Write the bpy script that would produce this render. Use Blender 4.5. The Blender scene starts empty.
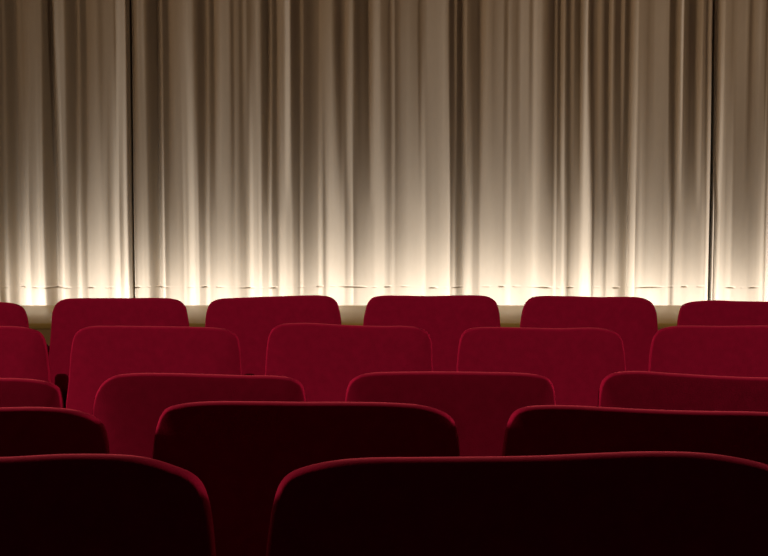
import bpy, bmesh, math, random, mathutils
import numpy as np
random.seed(4)
C = bpy.context.scene.collection
F = 1456.0                      # focal length in pixels (768 wide)
PITCH = math.atan(138.0 / F)
CZ = 1.36                       # eye height
CT, ST = math.cos(PITCH), math.sin(PITCH)

def ray(px, py, Y):
    """point of the vertical plane at distance Y seen at that pixel"""
    u, v = (px - 384) / F, (278 - py) / F
    t = Y / (CT + ST * v)
    return (u * t, Y, CZ + (CT * v - ST) * t)

# ------------------------------------------------------------- materials
def mat(name, base, rough=0.8, sheen=0.0, tint=(1, 1, 1), noise=None, bump=None, spec=0.5, srough=0.4):
    m = bpy.data.materials.new(name); m.use_nodes = True
    nt = m.node_tree; b = nt.nodes['Principled BSDF']
    b.inputs['Base Color'].default_value = (*base, 1)
    b.inputs['Roughness'].default_value = rough
    b.inputs['Specular IOR Level'].default_value = spec
    if sheen:
        b.inputs['Sheen Weight'].default_value = sheen
        b.inputs['Sheen Tint'].default_value = (*tint, 1)
        b.inputs['Sheen Roughness'].default_value = srough
    tc = nt.nodes.new('ShaderNodeTexCoord')
    if noise:
        sc, col2, stretch = noise
        mp = nt.nodes.new('ShaderNodeMapping'); mp.inputs['Scale'].default_value = stretch
        n = nt.nodes.new('ShaderNodeTexNoise'); n.inputs['Scale'].default_value = sc; n.inputs['Detail'].default_value = 5
        mx = nt.nodes.new('ShaderNodeMix'); mx.data_type = 'RGBA'
        mx.inputs[6].default_value = (*base, 1); mx.inputs[7].default_value = (*col2, 1)
        nt.links.new(tc.outputs['Object'], mp.inputs[0]); nt.links.new(mp.outputs[0], n.inputs['Vector'])
        nt.links.new(n.outputs['Fac'], mx.inputs[0]); nt.links.new(mx.outputs[2], b.inputs['Base Color'])
    if bump:
        sc, strength, dist = bump
        n = nt.nodes.new('ShaderNodeTexNoise'); n.inputs['Scale'].default_value = sc; n.inputs['Detail'].default_value = 3
        bp = nt.nodes.new('ShaderNodeBump'); bp.inputs['Strength'].default_value = strength; bp.inputs['Distance'].default_value = dist
        nt.links.new(tc.outputs['Object'], n.inputs['Vector'])
        nt.links.new(n.outputs['Fac'], bp.inputs['Height']); nt.links.new(bp.outputs[0], b.inputs['Normal'])
    return m

M_VELVET = mat('red_velvet', (0.40, 0.006, 0.055), 1.0, 0.38, (0.95, 0.13, 0.21), noise=(45, (0.26, 0.004, 0.036), (1, 1, 1)), bump=(420, 0.25, 0.002), spec=0.05)
M_CURTAIN = mat('curtain_cloth', (0.38, 0.32, 0.245), 0.9, 0.0, spec=0.05, noise=(60, (0.35, 0.295, 0.225), (1, 1, 0.3)))
M_TAN = mat('tan_paint', (0.92, 0.66, 0.22), 0.36, noise=(5, (0.88, 0.62, 0.20), (1, 1, 1)), spec=0.6)
M_WOOD = mat('brown_panel', (0.74, 0.50, 0.23), 0.6, noise=(9, (0.66, 0.44, 0.20), (1, 1, 6)), spec=0.2)
M_WALL = mat('dark_wall_cloth', (0.10, 0.030, 0.030), 0.95, noise=(20, (0.04, 0.010, 0.010), (1, 1, 1)), spec=0.05)
M_CEIL = mat('dark_ceiling', (0.12, 0.09, 0.08), 0.95, noise=(8, (0.04, 0.03, 0.025), (1, 1, 1)), spec=0.05)
M_CARPET = mat('dark_carpet', (0.05, 0.012, 0.014), 1.0, noise=(90, (0.03, 0.008, 0.010), (1, 1, 1)), bump=(600, 0.4, 0.003), spec=0.05)
M_SIDE = mat('dark_red_side_panel', (0.16, 0.004, 0.014), 0.7, noise=(30, (0.12, 0.003, 0.010), (1, 1, 1)), spec=0.3)
M_BACKING = mat('black_masking', (0.01, 0.009, 0.008), 1.0, spec=0.0)

def link(name, me, m, parent=None):
    o = bpy.data.objects.new(name, me); C.objects.link(o)
    me.materials.append(m)
    if parent: o.parent = parent
    return o

def box_mesh(name, x0, x1, y0, y1, z0, z1, bev=0.0, seg=3):
    bm = bmesh.new(); bmesh.ops.create_cube(bm, size=1)
    for v in bm.verts:
        v.co = ((x0 + x1) / 2 + v.co.x * (x1 - x0), (y0 + y1) / 2 + v.co.y * (y1 - y0), (z0 + z1) / 2 + v.co.z * (z1 - z0))
    if bev:
        bmesh.ops.bevel(bm, geom=bm.edges[:] + bm.verts[:], offset=bev, segments=seg, affect='EDGES', profile=0.5)
    for f in bm.faces: f.smooth = bool(bev)
    me = bpy.data.meshes.new(name); bm.to_mesh(me); bm.free()
    return me

def struct(name, me, m):
    o = link(name, me, m); o['kind'] = 'structure'; return o

# ------------------------------------------------------------- the hall
HW, CEIL, STAGE_Y, CUR_Y = 5.3, 3.8, 8.50, 9.0
ROWS = {'A': 5.19, 'B': 4.22, 'C': 3.24, 'D': 2.33, 'E': 1.39}
FLOOR = {'A': 0.0, 'B': 0.024, 'C': 0.042, 'D': 0.137, 'E': 0.256}
def floor_z(y):
    pts = [(-6.5, 1.2), (0.2, 0.42), (0.95, 0.256), (1.95, 0.256), (2.0, 0.137), (2.85, 0.137), (2.9, 0.042), (3.8, 0.042), (3.85, 0.024), (4.8, 0.024), (4.85, 0.0), (10.4, 0.0)]
    for (a, za), (b, zb) in zip(pts, pts[1:]):
        if a <= y <= b: return za + (zb - za) * (y - a) / (b - a)
bm = bmesh.new()
ys = [-6.5, 0.2, 0.95, 1.95, 2.0, 2.85, 2.9, 3.8, 3.85, 4.8, 4.85, 10.4]
top = [[bm.verts.new((x, y, floor_z(y))) for y in ys] for x in (-HW, HW)]
bot = [[bm.verts.new((x, y, -0.2)) for y in ys] for x in (-HW, HW)]
for i in range(len(ys) - 1):
    bm.faces.new((top[0][i], top[1][i], top[1][i + 1], top[0][i + 1]))
    bm.faces.new((bot[0][i], bot[0][i + 1], bot[1][i + 1], bot[1][i]))
    for s in (0, 1): bm.faces.new((top[s][i], top[s][i + 1], bot[s][i + 1], bot[s][i]))
for i in (0, -1): bm.faces.new((top[0][i], top[1][i], bot[1][i], bot[0][i]))
bmesh.ops.recalc_face_normals(bm, faces=bm.faces[:])
me = bpy.data.meshes.new('floor'); bm.to_mesh(me); bm.free()
struct('floor', me, M_CARPET)
struct('ceiling', box_mesh('ceiling', -HW, HW, -6.5, 10.4, CEIL, CEIL + 0.2), M_CEIL)
struct('wall_left', box_mesh('wall_left', -HW - 0.2, -HW, -6.5, 10.4, -0.2, CEIL + 0.2), M_WALL)
struct('wall_right', box_mesh('wall_right', HW, HW + 0.2, -6.5, 10.4, -0.2, CEIL + 0.2), M_WALL)
struct('wall_back', box_mesh('wall_back', -HW - 0.2, HW + 0.2, -6.7, -6.5, -0.2, CEIL + 0.2), M_WALL)
struct('wall_front', box_mesh('wall_front', -HW - 0.2, HW + 0.2, 10.4, 10.6, -0.2, CEIL + 0.2), M_BACKING)
# low stage ledge in front of the curtain: brown front, tan top, light trough behind it
LZ = ray(384, 305.3, STAGE_Y)[2]
LY = (CZ - LZ) / math.tan(PITCH + math.atan((323.5 - 278) / F))
struct('wall_stage', box_mesh('wall_stage', -HW, HW, LY + 0.004, STAGE_Y - 0.02, 0.0, LZ - 0.03), M_WOOD)
struct('trim_1', box_mesh('trim_1', -HW, HW, LY, STAGE_Y, LZ - 0.03, LZ, 0.004, 2), M_TAN)
struct('trim_2', box_mesh('trim_2', -HW, HW, STAGE_Y - 0.02, 10.4, 0.0, 0.10), M_BACKING)

# ------------------------------------------------------------- curtains
DT = """588,467,373,303,280,285,272,222,137,27,-99,-222,-320,-382,-398,-370,-320,-269,-226,-196,-183,-185,-196,-198,-179,-147,-110,-72,-36,1,33,54,68,82,95,107,120,131,138,142,145,151,150,128,53,-88,-277,-481,-644,-693,-663,-568,-418,-244,-97,7,80,134,176,211,238,258,274,295,318,335,339,321,282,229,157,58,-58,-168,-250,-294,-272,-205,-146,-127,-152,-208,-285,-358,-423,-456,-443,-407,-367,-328,-292,-258,-225,-195,-165,-141,-125,-119,-122,-132,-148,-164,-172,-174,-171,-162,-151,-141,-132,-123,-116,-109,-101,-99,-100,-120,-100,-32,41,112,175,229,274,310,348,396,448,482,423,272,127,13,-43,-25,42,125,206,277,336,378,398,407,413,423,438,446,446,433,402,350,271,154,14,-125,-258,-370,-444,-447,-376,-275,-167,-83,-60,-99,-167,-242,-325,-385,-403,-383,-341,-293,-246,-203,-167,-138,-113,-89,-64,-36,-8,21,50,79,111,143,176,210,240,262,279,297,313,322,324,314,292,257,207,128,30,-69,-159,-227,-271,-265,-198,-116,-56,-42,-71,-115,-176,-237,-262,-240,-191,-131,-68,-8,44,85,114,135,151,164,174,183,196,207,207,201,170,132,115,121,135,139,138,131,110,77,52,48,68,90,100,100,86,67,54,44,41,43,49,58,70,91,111,122,129,127,105,49,-43,-164,-297,-412,-437,-353,-240,-166,-172,-224,-304,-413,-452,-397,-327,-267,-222,-194,-178,-162,-132,-65,49,194,343,468,541,558,526,473,413,346,273,206,150,98,64,83,141,180,167,131,97,57,16,-29,-74,-112,-147,-176,-200,-219,-234,-244,-254,-247,-214,-174,-136,-99,-62,-27,8,41,73,103,133,160,175,177,167,149,116,73,24,-35,-98,-145,-179,-200,-211,-205,-172,-118,-59,-8,31,64,96,113,106,78,38,-6,-59,-114,-166,-214,-257,-302,-349,-408,-470,-541,-607,-612,-523,-398,-279,-187,-120,-70,-29,7,40,67,84,88,84,79,71,61,51,36,18,-15,-45,-55,-47,-19,2,0,-18,-37,-48,-54,-56,-52,-46,-40,-33,-27,-20,-12,-2,7,14,19,23,26,28,28,30,29,21,0,-26,-37,-40,-36,-31,-25,-16,-6,8,23,37,52,67,81,96,110,125,139,155,171,188,206,225,247,271,292,306,317,323,312,263,188,123,51,1,14,57,58,-12,-140,-269,-418,-423,-291,-138,-9,74,89,75,61,40,16,-14,-45,-77,-110,-144,-181,-223,-279,-328,-350,-342,-308,-264,-217,-173,-134,-102,-78,-62,-50,-44,-43,-44,-42,-38,-32,-23,-12,0,13,28,40,42,36,19,6,3,15,32,43,50,52,51,49,46,39,34,36,42,58,83,106,128,147,165,185,200,208,208,199,198,206,230,268,305,335,359,381,402,416,423,424,421,413,401,380,354,317,271,217,162,89,12,-17,19,44,5,-70,-158,-179,-86,40,139,157,124,88,2,-83,-135,-144,-98,-43,-30,-50,-92,-149,-211,-282,-382,-445,-382,-215,-9,191,339,392,378,346,307,236,163,118,87,72,65,65,83,123,164,186,185,169,142,94,35,-16,-88,-142,-108,-7,92,123,105,82,32,-27,-75,-122,-173,-227,-227,-175,-121,-104,-147,-217,-302,-401,-472,-492,-470,-410,-309,-175,-33,77,125,133,138,142,146,148,149,149,148,145,139,133,130,128,128,129,133,140,150,159,168,176,185,195,205,214,224,233,239,244,252,241,182,114,40,-48,-152,-231,-265,-254,-194,-90,50,209,321,330,300,278,246,212,169,117,51,-19,-82,-140,-201,-275,-340,-376,-386,-349,-259,-148,-55,-22,-33,-48,-67,-113,-166,-182,-161,-126,-118,-168,-267,-418,-605,-775,-817,-712,-558,-394,-242,-112,-22,16,25,30,34,37,38,37,33,27,25,24,26,29,34,40,46,51,57,61,66,71,80,85,82,74,49,17,-1,-11,-9,-1,7,15,24,32,44,55,60,61,59,54,40,-4,-4"""
DB = """966,730,521,347,227,176,174,182,182,150,90,16,-73,-172,-260,-324,-363,-379,-367,-330,-278,-216,-145,-67,15,89,145,189,230,268,298,299,286,276,267,265,267,272,281,299,325,348,362,380,397,401,371,309,224,139,39,-84,-212,-328,-422,-478,-458,-376,-288,-203,-117,-26,65,137,169,173,170,164,153,134,101,55,9,-38,-82,-126,-156,-150,-109,-57,-28,-27,-42,-65,-92,-132,-164,-176,-174,-168,-165,-163,-160,-156,-151,-143,-134,-124,-111,-98,-81,-64,-50,-37,-27,-18,-12,-14,-19,-36,-52,-59,-61,-54,-38,-7,41,100,167,235,288,288,269,263,261,279,329,408,479,496,471,402,329,300,290,269,238,215,208,209,212,215,220,229,237,240,239,242,241,231,200,150,90,16,-71,-166,-255,-325,-373,-384,-337,-244,-121,8,100,115,73,28,-11,-41,-59,-71,-83,-94,-105,-115,-124,-132,-138,-146,-157,-169,-186,-198,-188,-174,-168,-171,-173,-155,-111,-45,28,99,156,193,214,226,241,252,239,214,191,167,138,114,103,109,126,140,143,133,119,108,99,92,86,82,81,83,84,85,87,88,90,93,97,101,103,103,100,95,87,78,72,66,66,65,60,51,38,18,-5,-28,-53,-81,-107,-120,-127,-120,-89,-35,22,66,93,110,127,141,150,160,182,207,221,215,203,194,184,173,162,159,172,187,189,172,145,117,87,48,17,9,23,48,69,86,101,116,127,135,139,141,142,146,148,143,128,103,76,44,7,-52,-90,-75,-57,-59,-84,-119,-150,-181,-208,-234,-259,-283,-304,-323,-339,-353,-365,-378,-381,-359,-320,-287,-280,-287,-319,-352,-362,-356,-341,-318,-288,-256,-228,-202,-178,-157,-138,-119,-102,-85,-72,-62,-52,-41,-37,-40,-56,-75,-87,-95,-98,-97,-84,-73,-95,-131,-160,-185,-204,-219,-233,-246,-257,-268,-278,-288,-296,-302,-306,-308,-309,-310,-312,-312,-307,-298,-284,-267,-253,-238,-225,-212,-199,-184,-170,-163,-164,-170,-178,-191,-204,-211,-217,-214,-212,-216,-227,-241,-252,-261,-268,-274,-278,-281,-282,-281,-279,-274,-268,-259,-251,-243,-234,-225,-216,-206,-196,-186,-174,-161,-147,-132,-115,-96,-72,-50,-37,-35,-37,-38,-38,-37,-35,-31,-27,-22,-17,-12,-7,-1,7,17,28,41,55,72,90,110,133,164,187,168,138,117,107,93,59,1,-89,-176,-254,-319,-370,-411,-417,-372,-315,-272,-239,-211,-186,-168,-162,-164,-180,-201,-220,-240,-263,-283,-292,-289,-278,-268,-258,-249,-239,-231,-222,-212,-203,-193,-185,-178,-171,-165,-161,-157,-154,-151,-148,-146,-145,-145,-149,-152,-149,-139,-123,-107,-87,-69,-62,-59,-55,-53,-50,-48,-47,-45,-43,-43,-43,-44,-43,-41,-37,-31,-24,-15,-5,7,23,43,68,95,117,136,150,161,168,172,175,176,177,176,173,170,165,159,151,143,128,117,116,130,146,141,134,133,129,127,131,148,165,163,151,130,81,23,-18,-43,-58,-67,-74,-77,-76,-72,-67,-63,-53,-27,16,73,144,224,307,385,446,481,492,491,440,382,360,354,349,340,330,320,314,304,288,265,233,184,138,113,104,100,93,87,81,77,76,75,65,52,33,9,-29,-78,-136,-205,-284,-362,-430,-487,-529,-518,-425,-273,-85,97,223,248,232,229,228,234,246,258,264,267,268,266,263,263,262,263,264,265,265,265,264,263,261,259,256,252,248,243,236,230,227,225,224,225,232,233,220,197,145,92,66,56,62,69,72,73,76,78,78,75,69,60,50,41,32,25,18,11,6,1,-4,-10,-16,-23,-30,-38,-46,-53,-58,-60,-60,-60,-71,-68,-9,100,218,307,333,254,90,-7,6,76,126,164,186,199,210,218,223,222,222,226,231,238,247,251,245,234,220,209,197,185,172,159,146,132,118,103,87,71,55,39,22,4,-17,-38,-58,-77,-95,-111,-126,-141,-155,-163,-168,-170,-161,-144,-126,-118,-138,-181,-181"""
dt = np.array([float(t) for t in DT.split(',')]) * 1e-4
db = np.array([float(t) for t in DB.split(',')]) * 1e-4
Z36, Z215 = ray(384, 36, CUR_Y)[2], ray(384, 215, CUR_Y)[2]
S36 = ray(385, 36, CUR_Y)[0]; S215 = ray(385, 215, CUR_Y)[0]
rng = np.random.default_rng(7)
def folds(x):
    r = np.zeros_like(x)
    for k in range(9):
        w = 14 + 26 * rng.random(); ph = rng.random() * 6.28
        r += np.sin(x * w + ph + 1.5 * np.sin(x * 3 + k)) * 0.012
    return r
# the folds lean a little: sideways drift between the two measured heights
DRIFT = np.array([-10,-10,-10,-10,-10,-10,-10,-10,-10,-10,-10,-10,-10,-10,-9,-5,0,0,0,0,2,5,5,5,4,-1,-5,-5,-5,-5,-5,-5,-5,-5,-5,-5,-5,-5,-5,-5,0,11,15,15,15,15,15,15,15,15,15,15,15,15,15,15,15,15,15,14,11,10,10,10,10,10,10,10,10,10,10,13,15,15,15,15,15,15,15,15,15,15,15,15,15,15,15,15,15,13,7,5,5,5,5,5,5]) * 0.1
def depth_profiles(xw, w):
    side = folds(xw)
    px36 = xw / S36 + 384
    sh = np.interp(px36, np.arange(len(DRIFT)) * 8, DRIFT)
    pt = px36[None, :] - (1 - w)[:, None] * sh[None, :]
    pb = (px36[None, :] + w[:, None] * sh[None, :] - 384) * S36 / S215 + 384
    a = np.interp(pt, np.arange(769), dt); b = np.interp(pb, np.arange(769), db)
    k = np.clip(np.maximum(-px36, px36 - 768) / 12.0, 0, 1)
    k = k * k * (3 - 2 * k)
    return a * (1 - k) + side * k, b * (1 - k) + side * k
ZH = ray(384, 287, CUR_Y)[2]
zs = np.concatenate([np.linspace(0.16, ZH - 0.012, 6), ZH + np.array([-0.009, -0.006, -0.003, 0, 0.003, 0.006, 0.009]),
                     np.linspace(ZH + 0.014, 2.3, 44), np.linspace(2.38, 3.72, 8)])
def curtain(x0, x1, label):
    inner = np.arange(max(x0, -2.55), min(x1, 2.55), S36 * 0.5)
    xs = [inner]
    if x0 < -2.6: xs.insert(0, np.arange(x0, -2.55, S36 * 2))
    if x1 > 2.6: xs.append(np.arange(2.552, x1, S36 * 2))
    xw = np.concatenate(xs)
    n = len(xw); m = len(zs)
    w = np.clip((zs - Z215) / (Z36 - Z215), 0, 1)
    a, b = depth_profiles(xw, w)
    amp = np.interp(zs, [0.16, ZH, Z215, 3.8], [0.8, 0.85, 1.0, 1.0])
    D = (a * w[:, None] + b * (1 - w[:, None])) * amp[:, None]
    # stitched hem: a shallow broken crease
    cre = 0.5 + 0.5 * np.sin(xw * 41 + 2 * np.sin(xw * 17)) * np.sin(xw * 13.7 + 1)
    cre = np.clip(cre * 2.2 - 0.95, 0.04, 1)
    zz = np.repeat(zs[:, None], n, 1) + 0.0035 * np.sin(xw * 11 + 1.5 * np.sin(xw * 5))[None, :] * np.exp(-((zs - ZH) / 0.05) ** 2)[:, None]
    g = np.exp(-((zs - ZH) / 0.0035) ** 2)
    D = D - 0.014 * g[:, None] * cre[None, :]
    co = np.empty((m, n, 3)); co[:, :, 0] = xw; co[:, :, 1] = CUR_Y - D; co[:, :, 2] = zz
    # returned side edges, turned back behind the leading folds
    def edge(col, s):
        e = np.repeat(col[:, None, :], 6, 1).copy()
        for k in range(6):
            t = (k + 1) / 6
            e[:, k, 0] += s * 0.003 * math.sin(min(t * 2, 1) * math.pi / 2); e[:, k, 1] += 0.12 * t * t + 0.01 * t
        return e
    L, R = edge(co[:, 0], -1)[:, ::-1], edge(co[:, -1], 1)
    co = np.concatenate([L, co, R], 1); n = co.shape[1]
    me = bpy.data.meshes.new('curtain')
    idx = np.arange(m * n).reshape(m, n)
    q = np.stack([idx[:-1, :-1], idx[:-1, 1:], idx[1:, 1:], idx[1:, :-1]], -1).reshape(-1, 4)
    me.vertices.add(m * n); me.vertices.foreach_set('co', co.astype(np.float32).ravel())
    me.loops.add(q.size); me.loops.foreach_set('vertex_index', q.astype(np.int32).ravel())
    me.polygons.add(len(q)); me.polygons.foreach_set('loop_start', np.arange(0, q.size, 4, dtype=np.int32))
    me.polygons.foreach_set('use_smooth', np.ones(len(q), dtype=bool))
    me.update(calc_edges=True)
    o = link('curtain', me, M_CURTAIN)
    o['label'] = label; o['category'] = 'curtain'; o['group'] = 'pleated stage curtains'
    return o
def ux(p): return (p - 384) * S36
curtain(-HW + 0.02, ux(129.6), 'pleated beige curtain panel left of the dark seam at left, hanging behind the seats')
curtain(ux(131.8), ux(712.9), 'widest pleated beige curtain panel, hanging between the two dark vertical gaps')
curtain(ux(717.2), HW - 0.02, 'pleated beige curtain panel right of the narrow black gap at right')

# ------------------------------------------------------------- seats
def smooth_curve(pts, sub=5):
    P = [pts[0]] + list(pts) + [pts[-1]]; out = []
    for i in range(1, len(P) - 2):
        p0, p1, p2, p3 = [np.array(P[j], float) for j in (i - 1, i, i + 1, i + 2)]
        d01, d12, d23 = [max(1e-6, math.sqrt(np.linalg.norm(b - a))) for a, b in ((p0, p1), (p1, p2), (p2, p3))]
        m1 = (p2 - p1) if i == 1 else (p2 - p1 + d12 * ((p1 - p0) / d01 - (p2 - p0) / (d01 + d12)))
        m2 = (p2 - p1) if i == len(P) - 3 else (p2 - p1 + d12 * ((p3 - p2) / d23 - (p3 - p1) / (d12 + d23)))
        for k in range(sub):
            t = k / sub
            out.append((2 * t**3 - 3 * t**2 + 1) * p1 + (t**3 - 2 * t**2 + t) * m1 + (-2 * t**3 + 3 * t**2) * p2 + (t**3 - t**2) * m2)
    out.append(np.array(pts[-1], float)); return np.array(out)

THICK = 0.075
def lean_y(dz):                 # how far the back runs towards the screen, dz below its top
    d = min(dz, 0.3)
    return 0.26 * d - 0.40 * d * d + 0.02 * max(0.0, dz - 0.3)

def backrest(pts, Y, fz):
    """padded backrest: closed cushion whose rim follows the outline"""
    c = smooth_curve(pts)
    W = []
    ztop = max(ray(p[0], p[1], Y)[2] for p in c)
    for p in c:
        z = ray(p[0], p[1], Y)[2]
        for _ in range(4): z = ray(p[0], p[1], Y + lean_y(ztop - z))[2]
        W.append((ray(p[0], p[1], Y + lean_y(ztop - z))[0], z))
    W = np.array(W)
    zbot = fz + 0.34
    # continue the two sides down to the seat
    def side(p, q):
        s = np.clip((q[0] - p[0]) / max(1e-3, p[1] - q[1]), -0.05, 0.05)
        zz = np.linspace(q[1], zbot + 0.03, 8)[1:]
        f = (q[1] - zz)
        return np.stack([q[0] + s * f * np.exp(-f * 12), zz], 1)
    left = side(W[3], W[0])[::-1]; right = side(W[-4], W[-1])
    W = np.concatenate([left, W, right])
    # resample by length
    seg = np.r_[0, np.cumsum(np.linalg.norm(np.diff(W, axis=0), axis=1))]
    n = 220; s = np.linspace(0, seg[-1], n)
    W = np.stack([np.interp(s, seg, W[:, 0]), np.interp(s, seg, W[:, 1])], 1)
    xa, xb = W[0, 0], W[-1, 0]
    B = np.array([(xb - 0.02 - (xb - xa - 0.04) * t, zbot) for t in np.linspace(0, 1, 14)])
    W = np.concatenate([W, B]); n = len(W)
    T = np.roll(W, -1, 0) - np.roll(W, 1, 0); T /= np.linalg.norm(T, axis=1)[:, None] + 1e-9
    for _ in range(2): T = (np.roll(T, 1, 0) + T * 2 + np.roll(T, -1, 0)); T /= np.linalg.norm(T, axis=1)[:, None] + 1e-9
    N = np.stack([T[:, 1], -T[:, 0]], 1)          # towards the inside
    cen = np.array([(xa + xb) / 2, (ztop + zbot) / 2])
    if np.mean(np.sum(N * (cen - W), 1)) < 0: N = -N
    r = THICK / 2
    prof = []                                     # (inset, y) from viewer's side to the screen side
    # crest close to the viewer's face, top rounding away towards the seat side
    def half(R, D): return [(R * (1 - math.cos(k / 7 * math.pi / 2)), D * math.sin(k / 7 * math.pi / 2)) for k in range(1, 8)]
    sides = {-1: (half(0.006, r * 0.36), 0.006, 0.36, 0.64), 1: (half(0.045, r * 0.85), 0.045, 0.85, 1.02)}
    bm = bmesh.new()
    spine = np.stack([cen[0] + (W[:, 0] - cen[0]) * 0.45, np.full(n, cen[1])], 1)
    def ring(ins, y, sh=0.0):
        vs = []
        for i in range(n):
            p = W[i] + N[i] * ins
            if sh: p = p * (1 - sh) + spine[i] * sh
            dz = ztop - p[1]
            vs.append(bm.verts.new((p[0], Y + y + lean_y(dz), p[1])))
        return vs
    rings = []
    for side_ in (-1, 1):
        rs = []
        hp, R0, d0, d1 = sides[side_]
        for ins, y in hp: rs.append(ring(ins, side_ * y))
        for sh in (0.03, 0.07, 0.12, 0.19, 0.30, 0.45, 0.65, 0.85, 0.98):
            rs.append(ring(R0, side_ * r * (d0 + (d1 - d0) * (1 - (1 - sh) ** 3)), sh))
        rings.append(rs)
    mid = ring(0, 0)
    seq = rings[0][::-1] + [mid] + rings[1]
    for a, b in zip(seq, seq[1:]):
        for i in range(n):
            j = (i + 1) % n
            bm.faces.new((a[i], a[j], b[j], b[i]))
    bm.faces.new(seq[0]); bm.faces.new(seq[-1][::-1])
    bmesh.ops.recalc_face_normals(bm, faces=bm.faces[:])
    for f in bm.faces: f.smooth = len(f.verts) == 4
    return bm, xa, xb, ztop, zbot

def edge_at(pts, Y, ztop, z):
    """x of the right-hand edge of the back at height z"""
    q = [ray(p[0], p[1], Y) for p in pts[len(pts) // 2:]]
    a, b = q[-2], q[-1]
    if b[2] <= z:
        for a, b in zip(q, q[1:]):
            if b[2] <= z: break
    k = (z - a[2]) / (b[2] - a[2] - 1e-9)
    return a[0] + (b[0] - a[0]) * min(k, 1.6)

def seat(row, label, pts):
    Y, fz = ROWS[row], FLOOR[row]
    bm, xa, xb, ztop, zbot = backrest(pts, Y, fz)
    xc, w = (xa + xb) / 2, xb - xa
    yb = Y + lean_y(ztop - zbot)
    root = bpy.data.objects.new('cinema_seat', None); C.objects.link(root)
    root.location = (xc, yb + 0.1, fz)
    root['label'] = label; root['category'] = 'seat'; root['group'] = 'red velvet cinema seats'
    off = (-xc, -(yb + 0.1), -fz)
    def add(name, me, m):
        me.transform(__import__('mathutils').Matrix.Translation(off)); return link(name, me, m, root)
    me = bpy.data.meshes.new('backrest'); bm.to_mesh(me); bm.free()
    add('backrest', me, M_VELVET)
    # tip-up cushion, folded up in front of the backrest
    me = box_mesh('seat_cushion', xc - w / 2 + 0.05, xc + w / 2 - 0.05, yb + 0.07, yb + 0.19, fz + 0.30, fz + 0.66, 0.035, 4)
    add('seat_cushion', me, M_VELVET)
    for s in (-1, 1):
        ya = Y + lean_y(ztop - fz - 0.62) + 0.042; xe = edge_at(pts, Y, ztop, fz + 0.61)
        xs_ = xc + s * (w / 2 - 0.012)
        a, b = (xs_ - 0.016, xs_ + 0.016)
        if s > 0:               # one shared armrest between neighbours
            ed = xe + 0.012
            me = box_mesh('armrest', ed - 0.022, ed + (0.020 if row == 'B' else 0.010), ya, ya + (0.24 if row == 'B' else 0.16), fz + 0.585, fz + 0.64, 0.015, 4)
            for v in me.vertices: v.co.z -= 0.5 * max(0, v.co.y - ya - 0.05)
            add('armrest', me, M_VELVET)
        me = box_mesh('leg', xs_ - 0.012, xs_ + 0.012, yb + 0.06, yb + 0.25, fz, fz + 0.59, 0.006, 2)
        add('leg', me, M_SIDE)
    return root

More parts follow.
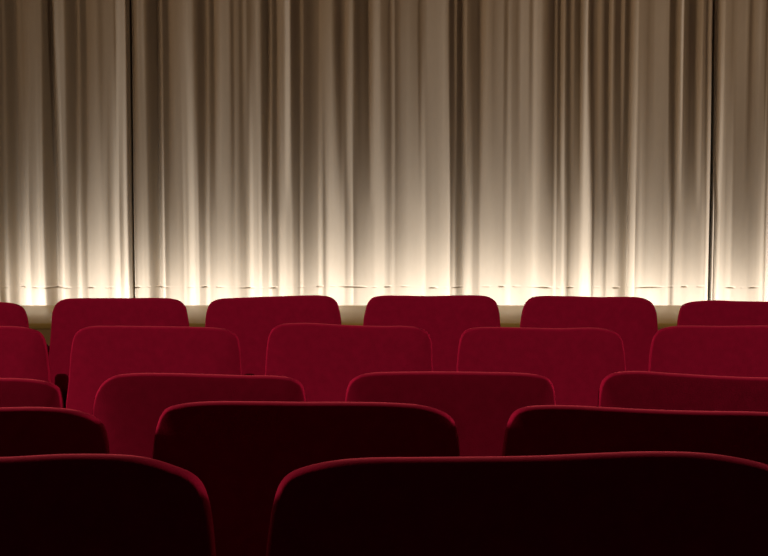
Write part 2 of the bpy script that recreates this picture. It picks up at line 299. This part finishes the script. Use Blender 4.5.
S = [
('A', 'red velvet seat back cut by left frame edge in the row nearest the curtain',
 [(-107,362),(-105,325),(-102,311),(-96,304.5),(-85,302.2),(-40,301.2),(0,302),(12,303),(20,305.6),(25,310.5),(27.5,318),(29,328),(31,345),(32,362)]),
('A', 'red velvet seat nearest the curtain, second from the left in that row',
 [(48.5,365),(50,345),(51.5,325),(53,311),(57,303),(64,299.3),(78,298.2),(100,298),(130,298),(158,297.8),(172,298.6),(180,301),(185.5,306.5),(188,317),(190,330),(192,362)]),
('A', 'red velvet seat nearest the curtain, its top edge rising to the right, left of centre',
 [(203,362),(205,325),(207,310),(211,302.5),(219,299),(232,298),(256,297),(285,296),(305,295.4),(320,295.4),(330,297),(336.5,301.5),(339.5,310),(341.5,323),(344,362)]),
('A', 'red velvet seat nearest the curtain, the middle one just right of picture centre',
 [(361,362),(363,325),(365,312),(368,302.5),(373,297.5),(382,295.7),(400,295.5),(430,296),(460,295.2),(478,295.3),(489,297),(496,302),(499,311),(500.5,325),(503,362)]),
('A', 'red velvet seat nearest the curtain, between the middle seat and the black curtain gap',
 [(518,362),(520,325),(522,312),(525.5,302.5),(532,297.3),(542,296),(565,296),(600,297),(632,296.8),(644,298.4),(652,303),(656,311),(657.5,325),(660,362)]),
('A', 'red velvet seat back cut by right frame edge, below the black curtain gap',
 [(675,362),(677,325),(679,313),(682,305.5),(689,302.3),(702,300.8),(716,300.2),(735,301),(765,301.5),(795,301.5),(808,303),(816,307),(820,315),(823,330),(825,362)]),
('B', 'red velvet seat back cut by left frame edge in the second row from the curtain',
 [(-125,400),(-122,350),(-118,336),(-112,330),(-100,326.5),(-60,325.5),(0,326),(15,326.3),(29,328),(39,331.5),(44.5,338),(47.5,350),(50,370),(52,400)]),
('B', 'red velvet seat in second row from the curtain, with pale lit left edge',
 [(66,405),(68.5,385),(70,365),(72,345),(75,335),(81,329),(91,326.3),(110,325.8),(150,326.2),(200,327),(218,328),(230,330.7),(237.5,336.5),(240.5,349),(242,372),(244,405)]),
('B', 'red velvet seat in second row from the curtain, directly left of picture centre',
 [(262,405),(265,373),(266.5,350),(269,335),(273.5,328),(281,324.3),(291,323.2),(310,323),(340,324.7),(380,326),(405,326),(418,327.6),(427,331.5),(431,339),(433,372),(435,405)]),
('B', 'red velvet seat in second row from the curtain, directly right of picture centre',
 [(453,405),(456,373),(458,350),(460.5,337),(466,330),(476,327.6),(492,327),(520,327.5),(560,328.3),(592,327.6),(605,329),(615,331.8),(621,337.5),(624,350),(626,372),(628,405)]),
('B', 'red velvet seat back cut by right frame edge in second row from the curtain',
 [(645,405),(648,373),(650,350),(653.5,336.5),(660,329.5),(670,326.5),(685,325.6),(720,326),(768,325.5),(798,326),(812,328.5),(820,334),(824,345),(828,372),(830,405)]),
('C', 'dark red velvet seat back cut by left frame edge in the middle row',
 [(-150,440),(-148,405),(-145,392),(-138,383),(-124,379),(-80,377.5),(0,378),(20,378.4),(38,380),(51,383),(60,389),(63,400),(64.5,420),(66,440)]),
('C', 'dark red velvet seat in the middle row, left of centre, its top slightly dipping right',
 [(90,440),(92,420),(94,402),(98,390),(105,381),(115,375.6),(130,373.5),(160,373),(200,374),(245,375.3),(278,376),(293,378.5),(302,384),(306,396),(308,415),(310,440)]),
('C', 'dark red velvet seat in the middle row, right of picture centre',
 [(341,440),(344,405),(346.5,390),(351,380.5),(360,375),(375,372.5),(400,371.8),(440,371.5),(485,372),(522,373),(539,375),(549,379),(554,388),(556,405),(559,440)]),
('C', 'dark red velvet seat back cut by right frame edge in the middle row',
 [(595,440),(597.5,405),(599,390),(603,379.5),(611,373.8),(622,371.6),(640,371),(670,373),(710,375.5),(745,377),(775,378),(797,381),(806,389),(810,405),(813,440)]),
('D', 'very dark red seat back at left frame edge in second row from the viewer',
 [(-200,480),(-197,440),(-192,424),(-182,414),(-165,408),(-130,405),(-60,406.5),(0,407.5),(30,407),(58,408),(78,411),(94,416.5),(103,424),(107.5,436),(109.5,452),(112,480)]),
('D', 'very dark red seat in second row from the viewer, left of centre, fully visible top',
 [(150,485),(152.5,457),(154.8,436),(157.5,424),(161,415),(166.5,408.3),(181,404),(207,401.6),(260,401.5),(300,402),(350,402),(395,403),(423,405.5),(442,411),(453,419),(458,434),(460,455),(463,485)]),
('D', 'very dark red seat at right frame edge in second row from the viewer',
 [(499,485),(502,455),(504.5,435),(508.5,420),(515,411),(525,407),(545,405.4),(570,405.5),(600,407),(650,409.5),(700,411),(760,412),(785,414.5),(799,421),(806,435),(809,455),(812,485)]),
('E', 'nearly black foreground seat back at lower left corner, red rim light',
 [(-322,600),(-318,556),(-313,515),(-304,485),(-285,467),(-250,459),(-180,456),(-80,457.5),(0,457.5),(30,456),(60,454.5),(95,454.3),(130,455.7),(155,460),(175,466.5),(191,473),(202,483),(209,500),(213,522),(216,556),(218,600)]),
('E', 'nearly black foreground seat back at lower right, largest in the picture, red rim light',
 [(263,600),(266,556),(269,530),(273,505),(279,485),(288,474),(303,467.5),(330,461.5),(365,458.3),(420,457.5),(480,457),(540,456),(590,453.8),(640,452),(688,452.3),(720,455),(747,459.5),(768,465),(785,475),(795,494),(800,525),(804,560),(808,600)]),
]
for row, label, pts in S: seat(row, label, pts)

# ------------------------------------------------------------- light
def area(name, loc, rot, sx, sy, power, col, spread=math.pi):
    l = bpy.data.lights.new(name, 'AREA'); l.shape = 'RECTANGLE'; l.size = sx; l.size_y = sy
    l.energy = power; l.color = col; l.spread = spread
    o = bpy.data.objects.new(name, l); C.objects.link(o); o.location = loc; o.rotation_euler = rot
    return o
def aimed(name, loc, d, sx, sy, power, col, spread):
    o = area(name, loc, (0, 0, 0), sx, sy, power, col, math.radians(spread))
    o.rotation_euler = mathutils.Vector(d).to_track_quat('-Z', 'Y').to_euler()
    return o
for k in range(36):             # row of footlights in the trough, all turned towards stage left
    aimed('footlight', (-5.15 + 0.294 * k, CUR_Y - 0.29, 0.29), (1.5, 0.65, 0.60), 0.16, 0.05, 118 / 36, (1.0, 0.98, 0.98), 180)
for s in (-1, 1):               # wall lamps on both side walls, plus added rim and fill lights
    aimed('wall_lamp', (s * 5.25, 2.6, 2.1), (-s, 0.12, -0.10), 0.3, 0.5, 48 * (1.15 if s < 0 else 0.85), (1.0, 0.74, 0.50), 84)
    aimed('side_rim_light', (s * 5.25, 5.4, 2.5), (-s, -0.7, -0.25), 0.3, 0.4, 9, (1.0, 0.74, 0.50), 110)  # added pair, no real fixture: brightens the side rims of the seats
    aimed('rear_fill_light', (s * 5.25, -1.5, 2.2), (-s, 0.15, -0.3), 0.3, 0.5, 1.5, (1.0, 0.74, 0.55), 100)  # added dim fill behind the camera, lifts the dark near seat backs
aimed('front_rim_light', (0, 6.2, 3.6), (0, -0.85, -0.5), 9.0, 0.2, 0.5, (1.0, 0.72, 0.48), 110)  # added faint rim light aimed back at the seats, no real fixture
for k in range(10):             # row of stage lamps under the ceiling, aimed from the left
    aimed('stage_lamp', (-5.1 + 0.74 * k, 6.4, 3.6), (0.95, 0.85, -0.62), 0.3, 0.3, 17 / 10, (1.0, 0.67, 0.41), 80)

w = bpy.data.worlds.new('world'); w.use_nodes = True
w.node_tree.nodes['Background'].inputs[0].default_value = (0.5, 0.35, 0.3, 1)
w.node_tree.nodes['Background'].inputs[1].default_value = 0.0
bpy.context.scene.world = w

# ------------------------------------------------------------- camera
cam = bpy.data.cameras.new('camera'); cam.sensor_width = 36; cam.lens = F / 768 * 36
cam.clip_start = 0.02
co = bpy.data.objects.new('camera', cam); C.objects.link(co)
co.location = (0, 0, CZ); co.rotation_euler = (math.pi / 2 - PITCH, 0, 0)
sc = bpy.context.scene
sc.camera = co
sc.view_settings.view_transform = 'Standard'; sc.view_settings.look = 'None'
sc.view_settings.exposure = 0.0; sc.view_settings.gamma = 1.0
sc.view_settings.use_curve_mapping = False
